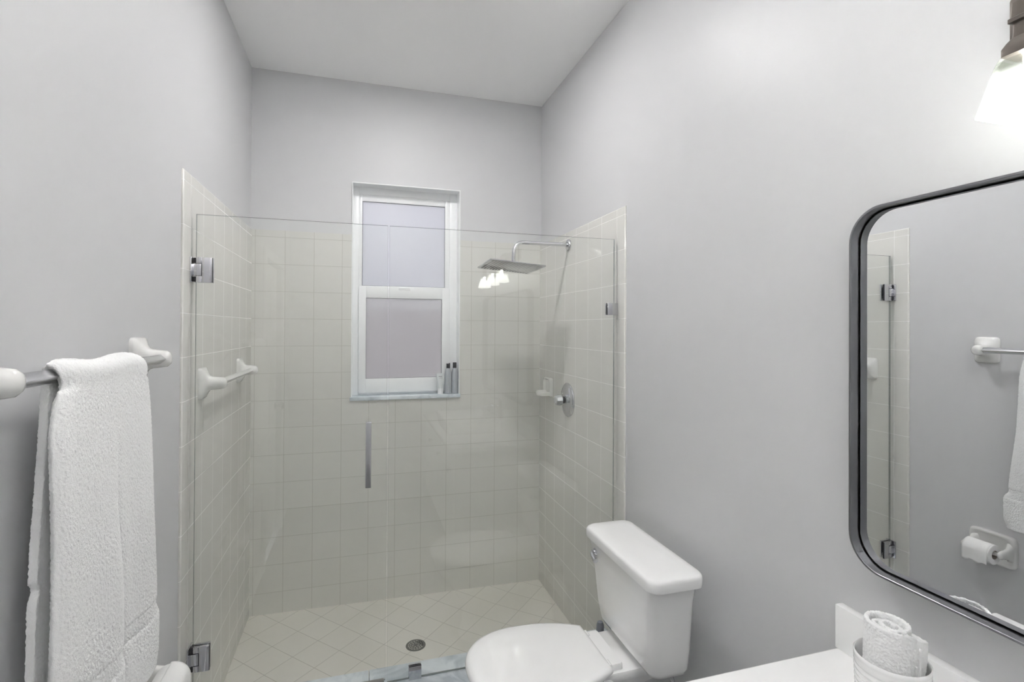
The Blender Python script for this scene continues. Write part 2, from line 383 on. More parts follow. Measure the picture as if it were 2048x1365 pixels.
# ------------------------------------------------------------------ window
bm = NB(); FY0, FY1 = 0.088, 0.135
def ring_frame(bm, x0, x1, z0, z1, wl, wr, wb, wt, y0, y1, bev=0.003):
    box(bm, x0, x0 + wl, y0, y1, z0, z1, bev); box(bm, x1 - wr, x1, y0, y1, z0, z1, bev)
    box(bm, x0 + wl, x1 - wr, y0, y1, z0, z0 + wb, bev); box(bm, x0 + wl, x1 - wr, y0, y1, z1 - wt, z1, bev)
ring_frame(bm, WX0, WX1, WZ0, WZ1, 0.036, 0.047, 0.03, 0.044, FY0, FY1)
win = struct(mesh_obj('window_1', bm, M['vinyl'], doubles=0))
bm = NB(); ring_frame(bm, 0.564, 1.115, 1.755, 2.345, 0.021, 0.030, 0.040, 0.040, 0.094, 0.118, 0.002)
us = mesh_obj('upper_sash', bm, M['vinyl'], win, doubles=0)
bm = NB(); box(bm, 0.583, 1.088, 0.103, 0.107, 1.79, 2.309); mesh_obj('pane', bm, M['frost'], us, smooth=0)
bm = NB(); ring_frame(bm, 0.584, 1.087, 1.793, 2.307, 0.004, 0.004, 0.004, 0.004, 0.0995, 0.1029, 0); mesh_obj('glazing_seal', bm, M['seal'], us, smooth=0, doubles=0)
bm = NB(); ring_frame(bm, 0.566, 1.114, 1.150, 1.790, 0.043, 0.049, 0.085, 0.070, 0.070, 0.094, 0.002)
box(bm, 0.80, 0.87, 0.064, 0.072, 1.772, 1.788, 0.002)
ls = mesh_obj('lower_sash', bm, M['vinyl'], win, doubles=0)
bm = NB(); box(bm, 0.607, 1.067, 0.080, 0.084, 1.232, 1.722); mesh_obj('pane', bm, M['frost'], ls, smooth=0)
bm = NB(); ring_frame(bm, 0.607, 1.067, 1.233, 1.722, 0.004, 0.004, 0.004, 0.004, 0.0765, 0.0799, 0); mesh_obj('glazing_seal', bm, M['seal'], ls, smooth=0, doubles=0)
bm = NB(); box(bm, 0.566, 1.114, 0.122, 0.1235, 1.165, 1.765); mesh_obj('insect_screen', bm, M['screen'], win, smooth=0)
# plastered reveal and marble sill
bm = NB()
box(bm, WX0 - 0.003, WX0 + 0.002, -0.002, FY0 + 0.005, WZ0, WZ1 - 0.002); box(bm, WX1 - 0.002, WX1 + 0.003, -0.002, FY0 + 0.005, WZ0, WZ1 - 0.002); box(bm, WX0 - 0.003, WX1 + 0.003, -0.002, FY0 + 0.005, WZ1 - 0.002, WZ1 + 0.003)
mesh_obj('reveal', bm, M['vinyl'], win, smooth=0, doubles=0)
bm = NB(); box(bm, WX0 - 0.010, WX1 + 0.008, -0.012, 0.092, WZ0 - 0.020, WZ0 + 0.002, 0.003)
mesh_obj('window_sill', bm, M['marble'], win)

# outside the frosted window
bm = NB(); box(bm, -6, 8, 0.2, 14, -0.6, -0.5); struct(mesh_obj('ground', bm, M['ground'], smooth=0))
bm = NB(); box(bm, -5, 7, 3.2, 3.4, -0.5, 1.75); struct(mesh_obj('wall_outside', bm, M['stucco'], smooth=0))

# ------------------------------------------------------------------ shower glass
def glass_pane(name, x0, x1, z0, z1, parent):
    bm = NB(); box(bm, x0, x1, GY0, GY1, z0, z1)
    for f in bm.faces:
        f.material_index = 0 if abs(f.normal.y) > 0.9 else 1
        if abs(f.normal.z) > 0.9 or (abs(f.normal.x) > 0.9 and not 0.6 < f.calc_center_median().x < 0.75): f.material_index = 2  # joint edges keep the painted bright mix, all others the dark one
    return mesh_obj(name, bm, [M['glass'], M['glass_edge'], M['glass_edge_dark']], parent, smooth=0)
GT = 1.945
sd = thing('shower_door', (0.012, -1.03, 0.140), 'clear frameless hinged glass shower door with bar handle, on the left', 'shower door')
glass_pane('door_glass', 0.014, 0.6815, 0.155, GT, sd)
for zc in (1.745, 0.357):
    h0, h1 = zc - 0.045, zc + 0.045
    bm = NB()   # glass plate with a square notch for the knuckle, one on each face of the glass
    for ya, yb in ((GY0 - 0.009, GY0 - 0.0002), (GY1 + 0.0002, GY1 + 0.009)):
        box(bm, 0.036, 0.068, ya, yb, h0, h1, 0.0015); box(bm, 0.017, 0.036, ya, yb, zc + 0.023, h1, 0.0015); box(bm, 0.017, 0.036, ya, yb, h0, zc - 0.023, 0.0015)
    hg = mesh_obj('hinge', bm, M['chrome'], sd, doubles=0)
    bm = NB(); box(bm, 0.005, 0.034, GY0 - 0.010, GY1 + 0.010, zc - 0.0205, zc + 0.0205, 0.002); mesh_obj('knuckle', bm, M['chrome'], hg)
    bm = NB(); box(bm, 0.034, 0.0362, GY0 - 0.0075, GY0 - 0.0005, zc - 0.0228, zc + 0.0228); box(bm, 0.0665, 0.0692, GY0 - 0.008, GY0 - 0.0005, h0 + 0.001, h1 - 0.001)
    box(bm, 0.008, 0.0165, GY0 - 0.006, GY1 + 0.006, zc + 0.024, h1 - 0.002); box(bm, 0.008, 0.0165, GY0 - 0.006, GY1 + 0.006, h0 + 0.002, zc - 0.024)
    mesh_obj('gasket', bm, M['black'], hg, doubles=0)
    bm = NB(); box(bm, 0.0, 0.006, -1.056, -1.004, h0, h1, 0.0015); mesh_obj('wall_plate', bm, M['chrome'], hg)
bm = NB()
for hz in (0.945, 1.165): lathe(bm, (0.612, GY0 + 0.0, hz), (0, -1, 0), [(0.008, 0), (0.008, 0.035)], 16)
box(bm, 0.601, 0.622, GY0 - 0.050, GY0 - 0.030, 0.930, 1.180, 0.0012)
mesh_obj('handle', bm, M['brushed'], sd, doubles=0)
bm = NB(); box(bm, 0.02, 0.677, GY0 - 0.004, GY1 + 0.004, 0.1405, 0.157, 0.002); mesh_obj('bottom_sweep', bm, M['rubber'], sd)

sp = thing('shower_screen', (1.2, -1.03, 0.140), 'fixed clear glass shower panel clamped to the right tile wall', 'shower screen')
glass_pane('panel_glass', 0.6885, 1.674, 0.143, GT, sp)
for (xa, xb, za, zb, lab) in ((1.636, W, 1.603, 1.657, 0), (0.772, 0.822, 0.140, 0.192, 1), (1.636, W, 0.42, 0.474, 0)):
    bm = NB()
    box(bm, xa, xb, GY0 - 0.008, GY0 - 0.0002, za, zb, 0.0015); box(bm, xa, xb, GY1 + 0.0002, GY1 + 0.008, za, zb, 0.0015)
    if lab: box(bm, xa, xb, GY0 - 0.007, GY1 + 0.007, za, za + 0.003)
    else: box(bm, xb - 0.012, xb, GY0 - 0.007, GY1 + 0.007, za, zb)
    cl = mesh_obj('clamp', bm, M['chrome'], sp, doubles=0)
    bm = NB()
    if lab: box(bm, xa + 0.001, xb - 0.001, GY0 - 0.007, GY0 - 0.001, zb - 0.0004, zb + 0.0028)
    else: box(bm, xa - 0.0028, xa + 0.0004, GY0 - 0.007, GY0 - 0.001, za + 0.001, zb - 0.001)
    mesh_obj('gasket', bm, M['black'], cl)

# ------------------------------------------------------------------ shower fittings
# rain head
sh = thing('rain_shower', (W, -0.475, 2.008), 'square perforated chrome rain shower head on a bent wall arm', 'shower')
bm = NB(); lathe(bm, (W, -0.475, 2.008), (-1, 0, 0), [(0.030, 0), (0.030, 0.008), (0.027, 0.012), (0.014, 0.013), (0.014, 0.018)]); mesh_obj('wall_flange', bm, M['chrome'], sh)
pts = [(W - 0.005, -0.475, 2.008)]
pts += [(W - 0.005 - 0.24 * k / 4, -0.475, 2.008) for k in range(1, 5)]
cxa, cza, ra = 1.423, 1.953, 0.055
pts += [(cxa - ra * math.sin(a), -0.475, cza + ra * math.cos(a)) for a in [PI / 2 * k / 8 for k in range(0, 9)]]
pts += [(1.366, -0.475, 1.925), (1.365, -0.475, 1.893)]
bm = NB(); tube(bm, pts, 0.0105, 18); mesh_obj('arm', bm, M['chrome'], sh)
HC = Vector((1.352, -0.470, 1.873)); HR = Matrix.Rotation(rad(4.5), 3, 'Y') @ Matrix.Rotation(rad(-1.8), 3, 'X')
def hp(x, y, z): return HC + HR @ Vector((x, y, z))
bm = NB()
for (inset, z) in ((0.003, -0.004), (0, -0.003), (0, 0.003), (0.004, 0.004)): pass
loft(bm, [[hp(x, y, z) for x, y in rrect(0.15 - i, 0.15 - i, 0.006, 3)] for i, z in ((0.003, -0.004), (0.0, -0.0025), (0.0, 0.003), (0.004, 0.004))])
plate = mesh_obj('head_plate', bm, M['plate'], sh)
bm = NB(); lathe(bm, hp(0.012, -0.004, 0.003), HR @ Vector((0, 0, 1)), [(0.020, 0), (0.020, 0.006), (0.013, 0.012), (0.013, 0.024)], 20); mesh_obj('ball_joint', bm, M['chrome'], sh)
bm = NB(); NZ = 17
for i in range(NZ):
    for j in range(NZ):
        x = -0.130 + 0.26 * i / (NZ - 1); y = -0.130 + 0.26 * j / (NZ - 1)
        lathe(bm, hp(x, y, -0.0036), HR @ Vector((0, 0, -1)), [(0.0031, 0), (0.0028, 0.0007), (0.0, 0.0008)], 8)
o = mesh_obj('nozzle', bm, M['black'], sh, doubles=0); o['kind'] = 'stuff'

# valve
sv = thing('shower_valve', (W, -0.470, 1.145), 'round chrome shower valve plate with clear knob', 'shower valve')
bm = NB(); lathe(bm, (W, -0.470, 1.145), (-1, 0, 0), [(0.094, 0), (0.094, 0.004), (0.090, 0.008), (0.080, 0.0085), (0.077, 0.012), (0.060, 0.016), (0.034, 0.021), (0.030, 0.024)], 56); mesh_obj('escutcheon', bm, M['chrome'], sv)
bm = NB(); lathe(bm, (W - 0.022, -0.470, 1.145), (-1, 0, 0), [(0.020, 0), (0.020, 0.016)], 28); mesh_obj('collar', bm, M['black'], sv)
bm = NB(); lathe(bm, (W - 0.036, -0.470, 1.145), (-1, 0, 0), [(0.020, 0), (0.027, 0.004), (0.031, 0.012), (0.030, 0.026), (0.026, 0.036), (0.018, 0.040), (0.010, 0.040), (0, 0.039)], 10); mesh_obj('knob', bm, M['acrylic'], sv, smooth=20)

# soap dish
bm = NB(); SY, SZ = -0.172, 1.185; hy, hz = 0.068, 0.058
def wallpt(side, d, y, z): return Vector((d if side < 0 else W - d, y, z))
rings = []
for d, s, e in ((0.0, 1.0, 6), (0.010, 1.0, 6), (0.016, 0.94, 5), (0.018, 0.84, 4.5), (0.012, 0.76, 4.5), (0.004, 0.70, 4.5)):
    rings.append([wallpt(1, d, SY + x, SZ + z) for x, z in sup(hy * s, hz * s, e)])
loft(bm, rings, True, True)
rings = []
for z, s in ((-0.046, 0.80), (-0.050, 0.95), (-0.040, 1.0), (-0.030, 1.02), (-0.026, 0.99), (-0.030, 0.88), (-0.036, 0.72)):
    ring = []
    for k in range(36):
        a = 2 * PI * k / 36; c, s_ = math.cos(a), math.sin(a)
        yy = 0.058 * math.copysign(abs(s_) ** 0.75, s_) * s; dd = 0.035 + 0.046 * math.copysign(abs(c) ** 0.75, c) * s
        ring.append(wallpt(1, max(dd, 0.001), SY + yy, SZ + z))
    rings.append(ring)
loft(bm, rings, True, True)
tag(mesh_obj('soap_dish', bm, M['soap_ceramic'], smooth=50, doubles=0), 'tile-coloured ceramic soap dish on the right shower wall by the corner', 'soap dish')

# drain
dr = thing('shower_drain', (DRX, DRY, DRZ), 'round perforated metal drain cover in the shower floor', 'drain')
bm = NB(); rad_r = [0.0, 0.006, 0.012, 0.018, 0.023, 0.029, 0.033, 0.0385, 0.041, 0.050]; nseg = 48
hole_rows = {2: 6, 4: 12, 6: 16}
vr = [[bm.verts.new((DRX + r * math.cos(2 * PI * k / nseg), DRY + r * math.sin(2 * PI * k / nseg), DRZ + 0.004 - 0.002 * (r / 0.05) ** 4)) for k in range(nseg)] for r in rad_r[1:]]
bm.faces.new(vr[0])
for ri in range(len(vr) - 1):
    nh = hole_rows.get(ri + 1 if False else ri + 1, 0)
    for k in range(nseg):
        if ri in (1, 3, 5):
            per_ = {1: 8, 3: 4, 5: 3}[ri]
            if k % per_ < per_ / 2: continue
        bm.faces.new((vr[ri][k], vr[ri][(k + 1) % nseg], vr[ri + 1][(k + 1) % nseg], vr[ri + 1][k]))
lo = [bm.verts.new((v.co.x, v.co.y, DRZ - 0.002)) for v in vr[-1]]
for k in range(nseg): bm.faces.new((vr[-1][k], vr[-1][(k + 1) % nseg], lo[(k + 1) % nseg], lo[k]))
mesh_obj('strainer', bm, M['steel'], dr)
bm = NB(); lathe(bm, (DRX, DRY, DRZ + 0.0004), (0, 0, 1), [(0.047, 0), (0.047, 0.0006)], 32); mesh_obj('drain_shade', bm, M['dark'], dr)  # near-black disc stands in for the shade below the strainer holes

# ceramic bar posts and towel bars
def horn(bm, yc, zc, reach, hw=0.050, hh=0.060, tip=0.024):
    """square ceramic base on the left wall drawn out into a rounded horn"""
    prof = [(0.0, hw, hh, 7), (0.006, hw, hh, 7), (0.011, hw * 0.95, hh * 0.95, 5.5), (0.016, hw * 0.80, hh * 0.80, 4), (0.022, hw * 0.64, hh * 0.64, 3.2),
            (0.030, tip * 1.18, tip * 1.25, 2.6), (0.040, tip * 1.05, tip * 1.10, 2.3), (reach - 0.022, tip, tip, 2.1), (reach - 0.010, tip * 0.92, tip * 0.92, 2),
            (reach - 0.003, tip * 0.66, tip * 0.66, 2), (reach, tip * 0.25, tip * 0.25, 2)]
    loft(bm, [[Vector((d - DW if base_plaster else d, yc + x, zc + z)) for x, z in sup(a, b, e, 48)] for d, a, b, e in prof])
def diamond(bm, x, y0, y1, z, h):
    loft(bm, [[Vector((x + a, y, z + b)) for a, b in rrect_rot(h)] for y in (y0, y1)])
def rrect_rot(h):
    pts_ = []
    for x, y in rrect(h * 0.7071, h * 0.7071, h * 0.1, 2):
        pts_.append(((x - y) * 0.7071, (x + y) * 0.7071))
    return pts_
base_plaster = True
BX, BZ = 0.056, 1.452
tb = thing('towel_bar', (0, -1.76, BZ), 'metal towel bar with white ceramic posts on the painted wall, carrying a towel', 'towel bar')
for yc in (-1.468, -2.120):
    bm = NB(); horn(bm, yc, BZ, 0.084); mesh_obj('post', bm, M['ceramic'], tb, smooth=60)
bm = NB(); diamond(bm, BX, -2.110, -1.478, BZ, 0.0135); mesh_obj('rod', bm, M['brushed'], tb, smooth=25)
base_plaster = False
SBZ = 1.326
tb2 = thing('towel_bar', (0, -0.48, SBZ), 'white ceramic towel bar on the left tile wall inside the shower', 'towel bar')
for yc in (-0.905, -0.290):
    bm = NB(); horn(bm, yc, SBZ, 0.088, 0.048, 0.060, 0.023); mesh_obj('post', bm, M['ceramic'], tb2, smooth=60)
bm = NB(); diamond(bm, 0.058, -0.895, -0.300, SBZ, 0.0135); mesh_obj('rod', bm, M['ceramic'], tb2, smooth=25)

# ------------------------------------------------------------------ bath towel
def sstep(a, b, x):
    t = min(1, max(0, (x - a) / (b - a))); return t * t * (3 - 2 * t)
def towel_mesh():
    bm = NB()
    NU, NV = 300, 150
    front_len, back_len = 0.765, 0.70
    rb = 0.020
    grid = []
    for i in range(NU + 1):
        s = -back_len + (front_len + back_len + PI * rb) * i / NU     # path length, back bottom -> front bottom
        row = []
        for j in range(NV + 1):
            v = j / NV
            # path over the rod
            if s < 0: px, pz, d = BX - rb * 0.6 - 0.006 * min(1, -s / 0.3), BZ + s, -s
            elif s < PI * rb:
                a = s / rb; px, pz, d = BX - rb * math.cos(a) * (0.6 if a < PI / 2 else 1.0), BZ + rb * 0.95 * math.sin(a), 0
            else:
                d = s - PI * rb; px, pz = BX + rb + 0.004 * sstep(0.0, 0.25, d) + 0.004 * d, BZ - d
            front = s >= PI * rb * 0.5
            if front:
                y0 = -2.012 - 0.024 * sstep(0.0, 0.12, d) - 0.022 * sstep(0.3, 0.75, d) + 0.014 * math.exp(-((d - 0.015) / 0.02) ** 2); y1 = -1.652 + 0.016 * sstep(0.0, 0.12, d) + 0.008 * sstep(0.1, 0.4, d) + 0.028 * sstep(0.3, 0.62, d)
                if d > 0.60: y1 += 0.018 * sstep(0.605, 0.635, d) - 0.014 * sstep(0.72, 0.765, d)
            else:
                y0 = -1.996 - 0.024 * sstep(0.0, 0.5, d); y1 = -1.66 + 0.01 * d
                if d > 0.36: y0 += 0.010 * math.exp(-((d - 0.375) / 0.012) ** 2)
            y = y0 + (y1 - y0) * v
            if front:   # soft vertical folds growing down the front
                g = sstep(0.0, 0.5, d)
                f = 0.006 * math.sin(v * 7.6 + 0.5 - 0.5 * d) + 0.016 * g * (math.exp(-((v - 0.30 - 0.16 * g) / 0.13) ** 2) - 1.0 * math.exp(-((v - 0.55 - 0.06 * g) / 0.045) ** 2)) + 0.005 * math.sin(v * 15 + d * 2)
                px += f * (0.35 + 0.65 * g)
                px -= 0.010 * (max(0, 0.06 - v) / 0.06) ** 2 + 0.008 * (max(0, v - 0.94) / 0.06) ** 2
                # dobby band pressed in above the hem
                if 0.590 < d < 0.635: px -= 0.0025
            pz += 0.004 * math.sin(v * 9 + 1.0) * (1 if abs(s - PI * rb / 2) < PI * rb * 0.6 else 0) - (0.010 * (max(0, v - 0.82) / 0.18) ** 2 + 0.006 * (max(0, 0.06 - v) / 0.06) ** 2 if -0.02 < s < PI * rb + 0.03 else 0)
            row.append(bm.verts.new((px, y, pz)))
        grid.append(row)
    for a, b in zip(grid[:-1], grid[1:]):
        for j in range(NV): bm.faces.new((a[j], a[j + 1], b[j + 1], b[j]))
    return bm
def fuzz(o, thick, amp, sub=1, sc_=1.0):
    md = o.modifiers.new('solid', 'SOLIDIFY'); md.thickness = thick; md.offset = 0
    if sub:
        md = o.modifiers.new('sub', 'SUBSURF'); md.levels = sub; md.render_levels = sub
    tx = bpy.data.textures.new('pile', 'CLOUDS'); tx.noise_scale = 0.006 * sc_; tx.noise_depth = 2
    md = o.modifiers.new('pile', 'DISPLACE'); md.texture = tx; md.strength = amp; md.texture_coords = 'GLOBAL'
o = mesh_obj('bath_towel', towel_mesh(), M['towel'], smooth=180)
fuzz(o, 0.014, 0.0042, 1, 0.55)
tag(o, 'white terry bath towel folded over the towel bar on the left wall', 'towel')

# ------------------------------------------------------------------ toilet paper
TPY, TPZ = -1.492, 0.553
def tpx(d): return d - DW
ph = thing('toilet_paper_holder', (0, TPY, TPZ), 'white ceramic toilet paper holder low on the left wall', 'toilet paper holder')
bm = NB(); rings = []
for d, s, e in ((0.0, 1.0, 7), (0.010, 1.0, 7), (0.017, 0.95, 6), (0.018, 0.86, 5), (0.012, 0.76, 5), (0.010, 0.70, 5)):
    rings.append([Vector((tpx(d), TPY + x, TPZ + z)) for x, z in sup(0.092 * s, 0.072 * s, e, 48)])
loft(bm, rings); mesh_obj('wall_plate', bm, M['ceramic'], ph, smooth=60)
for sgn in (-1, 1):
    bm = NB(); yc = TPY + sgn * 0.070
    rings = []
    for d, a, b, e, dz in ((0.008, 0.020, 0.045, 4, 0), (0.020, 0.016, 0.034, 3, 0), (0.036, 0.0125, 0.024, 2.5, 0), (0.060, 0.011, 0.019, 2.2, 0), (0.078, 0.0105, 0.018, 2.1, 0), (0.088, 0.009, 0.013, 2, 0), (0.092, 0.003, 0.005, 2, 0)):
        rings.append([Vector((tpx(d), yc + x, TPZ + dz + z)) for x, z in sup(a, b, e, 28)])
    loft(bm, rings); mesh_obj('arm', bm, M['ceramic'], ph, smooth=60)
bm = NB(); lathe(bm, (tpx(0.078), TPY - 0.068, TPZ), (0, 1, 0), [(0.009, 0), (0.009, 0.136)], 18); mesh_obj('roller', bm, M['ceramic'], ph)
rc = Vector((tpx(0.086), TPY - 0.004, TPZ - 0.004))
bm = NB(); rr_ = 0.0435
prof = [(0.020, -0.050), (rr_ - 0.002, -0.050), (rr_, -0.048), (rr_, 0.048), (rr_ - 0.002, 0.050), (0.020, 0.050), (0.020, -0.050)]
lathe(bm, rc, (0, 1, 0), prof, 48, cap=False)
tpr = tag(mesh_obj('toilet_paper_roll', bm, M['paper']), 'white roll of toilet paper on the ceramic wall holder', 'toilet paper')
bm = NB(); lathe(bm, rc, (0, 1, 0), [(0.0195, -0.0495), (0.0195, 0.0495), (0.0182, 0.0495), (0.0182, -0.0495), (0.0195, -0.0495)], 32, cap=False); mesh_obj('core', bm, M['card'], tpr)
bm = NB(); rows = []
for i in range(26):
    a = rad(100) - rad(150) * i / 25 if i < 16 else None
    if i < 16:
        a = rad(95 - 95 * i / 15); p = (rc.x + (rr_ + 0.0008) * math.cos(a), rc.z + (rr_ + 0.0008) * math.sin(a))
    else:
        k = (i - 15) / 10; p = (rc.x + rr_ + 0.0012, rc.z - 0.042 * k)
    rows.append([bm.verts.new((p[0] + 0.0004 * math.sin(j * 1.3), TPY - 0.049 + 0.098 * j / 14, p[1] + (0.005 * math.sin(j * 0.9) if i == 25 else 0))) for j in range(15)])
for a, b in zip(rows[:-1], rows[1:]):
    for j in range(14): bm.faces.new((a[j], a[j + 1], b[j + 1], b[j]))
o = mesh_obj('loose_sheet', bm, M['paper'], tpr, smooth=80)
md = o.modifiers.new('s', 'SOLIDIFY'); md.thickness = 0.0007; md.offset = 1

# ------------------------------------------------------------------ toilet
TY = -1.485
tl = thing('toilet', (1.25, TY, 0), 'white two-piece toilet with closed lid beside the shower glass', 'toilet')
def egg(xf, xb, xc, hw, z, back_cut=None, n=56, ef=2.15, eb=2.6, y=TY):
    """plan outline: rounded nose towards -x, squarer towards +x"""
    out = []
    for k in range(n):
        a = 2 * PI * k / n; c, s = math.cos(a), math.sin(a)
        if c < 0: x = xc - (xc - xf) * abs(c) ** (2 / ef); yy = hw * math.copysign(abs(s) ** (2 / ef), s)
        else: x = xc + (xb - xc) * abs(c) ** (2 / eb); yy = hw * math.copysign(abs(s) ** (2 / eb), s)
        out.append(Vector((x, y + yy, z)))
    return out
bm = NB()
loft(bm, [egg(1.06, 1.56, 1.25, 0.105, 0.0), egg(1.055, 1.56, 1.25, 0.108, 0.02), egg(1.075, 1.555, 1.25, 0.098, 0.08), egg(1.075, 1.53, 1.22, 0.100, 0.16), egg(1.03, 1.48, 1.20, 0.125, 0.24),
          egg(0.965, 1.44, 1.17, 0.162, 0.32), egg(0.935, 1.42, 1.15, 0.178, 0.365), egg(0.930, 1.41, 1.14, 0.181, 0.392), egg(0.936, 1.405, 1.14, 0.176, 0.400)])
dk = []   # shelf behind the bowl that carries the tank
for z, hx0, hx1, hy_, r in ((0.20, 1.40, 1.44, 0.060, 0.015), (0.30, 1.38, 1.475, 0.080, 0.03), (0.355, 1.35, 1.53, 0.098, 0.03), (0.385, 1.33, 1.590, 0.110, 0.02), (0.395, 1.32, 1.605, 0.114, 0.02), (0.408, 1.31, 1.608, 0.115, 0.02), (0.414, 1.315, 1.604, 0.111, 0.018)):
    dk.append([Vector(((hx0 + hx1) / 2 + x, TY + y, z)) for x, y in rrect((hx1 - hx0) / 2, hy_, r, 5)])
loft(bm, dk)
mesh_obj('bowl', bm, M['porcelain'], tl, smooth=50, doubles=0)
bm = NB()
loft(bm, [egg(0.928, 1.372, 1.135, 0.184, 0.401), egg(0.922, 1.374, 1.135, 0.188, 0.406), egg(0.922, 1.374, 1.135, 0.188, 0.416), egg(0.926, 1.372, 1.135, 0.185, 0.420)])
hb = []
for z, i in ((0.404, 0.002), (0.410, 0.0), (0.428, 0.0), (0.433, 0.003)):
    hb.append([Vector((1.392 + x, TY + y, z)) for x, y in rrect(0.030 - i, 0.098 - i, 0.008, 4)])
loft(bm, hb)
mesh_obj('seat', bm, M['porcelain'], tl, smooth=50, doubles=0)
def lid_ring(ins, z, n=30):
    """closed lid outline with a straight back edge"""
    xf, xc, hw, xb, hb_ = 0.914 + ins, 1.125, 0.188 - ins, 1.371 - ins, 0.126 - ins
    half = []
    for k in range(n + 1):
        a = PI / 2 * k / n; half.append((xc - (xc - xf) * math.cos(a) ** (2 / 2.2), hw * math.sin(a) ** (2 / 2.2)))
    for k in range(1, 15):
        t = k / 14; half.append((xc + (xb - xc) * t, hw - (hw - hb_) * t ** 2.4))
    half.append((xb + 0.0, hb_ * 0.6)); half.append((xb, hb_ * 0.2))
    full = half + [(x, -y) for x, y in reversed(half[1:])]
    return [Vector((x, TY + y, z)) for x, y in full]
bm = NB(); loft(bm, [lid_ring(0.006, 0.424), lid_ring(0.001, 0.427), lid_ring(0.0, 0.434), lid_ring(0.002, 0.441), lid_ring(0.007, 0.446), lid_ring(0.018, 0.4495), lid_ring(0.05, 0.4512), lid_ring(0.09, 0.4518)])
mesh_obj('lid', bm, M['porcelain'], tl, smooth=50)
for yy in (-0.085, 0.085):
    bm = NB(); lathe(bm, (1.374, TY + yy - 0.016, 0.429), (0, 1, 0), [(0.0085, 0), (0.0085, 0.032)], 16); mesh_obj('hinge_pin', bm, M['porcelain'], tl, doubles=0)
KY = -1.512
def tank_ring(x0, x1, hy_, z, bow, r=0.03):
    out = []
    for x, y in rrect((x1 - x0) / 2, hy_, r, 6):
        xx = (x0 + x1) / 2 + x
        if x < 0: xx -= bow * (1 - (y / hy_) ** 2) * (-x / ((x1 - x0) / 2))
        out.append(Vector((xx, KY + y, z)))
    return out
bm = NB()
prof = [(1.485, 1.595, 0.165, 0.430, 0.010), (1.470, 1.600, 0.180, 0.438, 0.014), (1.462, 1.602, 0.187, 0.455, 0.016), (1.452, 1.603, 0.196, 0.52, 0.018), (1.446, 1.603, 0.204, 0.60, 0.018), (1.440, 1.603, 0.213, 0.68, 0.018), (1.432, 1.604, 0.226, 0.735, 0.018), (1.424, 1.606, 0.236, 0.750, 0.018)]
loft(bm, [tank_ring(a, b, h, z, bw) for a, b, h, z, bw in prof])
mesh_obj('tank', bm, M['porcelain'], tl, smooth=50)
bm = NB()
loft(bm, [tank_ring(1.424 + i, 1.614 - i * 0.5, 0.247 - i, z, 0.020, 0.034) for i, z in ((0.006, 0.740), (0.001, 0.742), (0.0, 0.748), (0.0, 0.767), (0.0018, 0.7735), (0.006, 0.7778), (0.013, 0.7798), (0.05, 0.7815))])
mesh_obj('tank_lid', bm, M['porcelain'], tl, smooth=50)
bm = NB(); lathe(bm, (1.452, -1.352, 0.704), (-1, 0, 0), [(0.013, 0), (0.013, 0.022), (0.009, 0.028), (0.009, 0.034)], 20)
lv = [(1.420, -1.352, 0.704), (1.414, -1.360, 0.702), (1.411, -1.376, 0.698), (1.409, -1.400, 0.692)]
tube(bm, lv, [0.007, 0.0085, 0.009, 0.010], 12); mesh_obj('flush_lever', bm, M['chrome'], tl, doubles=0)
bm = NB(); lathe(bm, (1.53, KY, 0.410), (0, 0, 1), [(0.040, 0), (0.040, 0.022)], 28); mesh_obj('tank_gasket', bm, M['black'], tl)
bm = NB()
hose = [(1.56, -1.640, 0.445), (1.565, -1.645, 0.40), (1.585, -1.660, 0.33), (1.615, -1.675, 0.26), (1.630, -1.680, 0.20), (1.630, -1.680, 0.165)]
tube(bm, hose, 0.0065, 12); mesh_obj('supply_hose', bm, M['brushed'], tl)
bm = NB(); lathe(bm, (W + DW, -1.68, 0.155), (-1, 0, 0), [(0.028, 0), (0.026, 0.006), (0.010, 0.008), (0.010, 0.05), (0.014, 0.055), (0.014, 0.075)], 20); lathe(bm, (1.630, -1.68, 0.14), (0, 0, 1), [(0.011, 0), (0.011, 0.03)], 16)
mesh_obj('stop_valve', bm, M['chrome'], tl, doubles=0)

# toilet brush behind the toilet
tbh = thing('toilet_brush', (1.535, -1.185, 0), 'blue-grey rounded toilet brush handle behind the toilet by the tile wall', 'toilet brush')
bm = NB(); lathe(bm, (1.535, -1.185, 0), (0, 0, 1), [(0.050, 0), (0.052, 0.01), (0.047, 0.13), (0.043, 0.14), (0.020, 0.142)], 28); mesh_obj('holder', bm, M['grey'], tbh)
bm = NB(); lathe(bm, (1.535, -1.185, 0.135), (0, 0, 1), [(0.009, 0), (0.009, 0.085), (0.014, 0.11), (0.0165, 0.15), (0.0155, 0.185), (0.011, 0.197), (0.004, 0.201)], 24); mesh_obj('handle', bm, M['grey'], tbh)

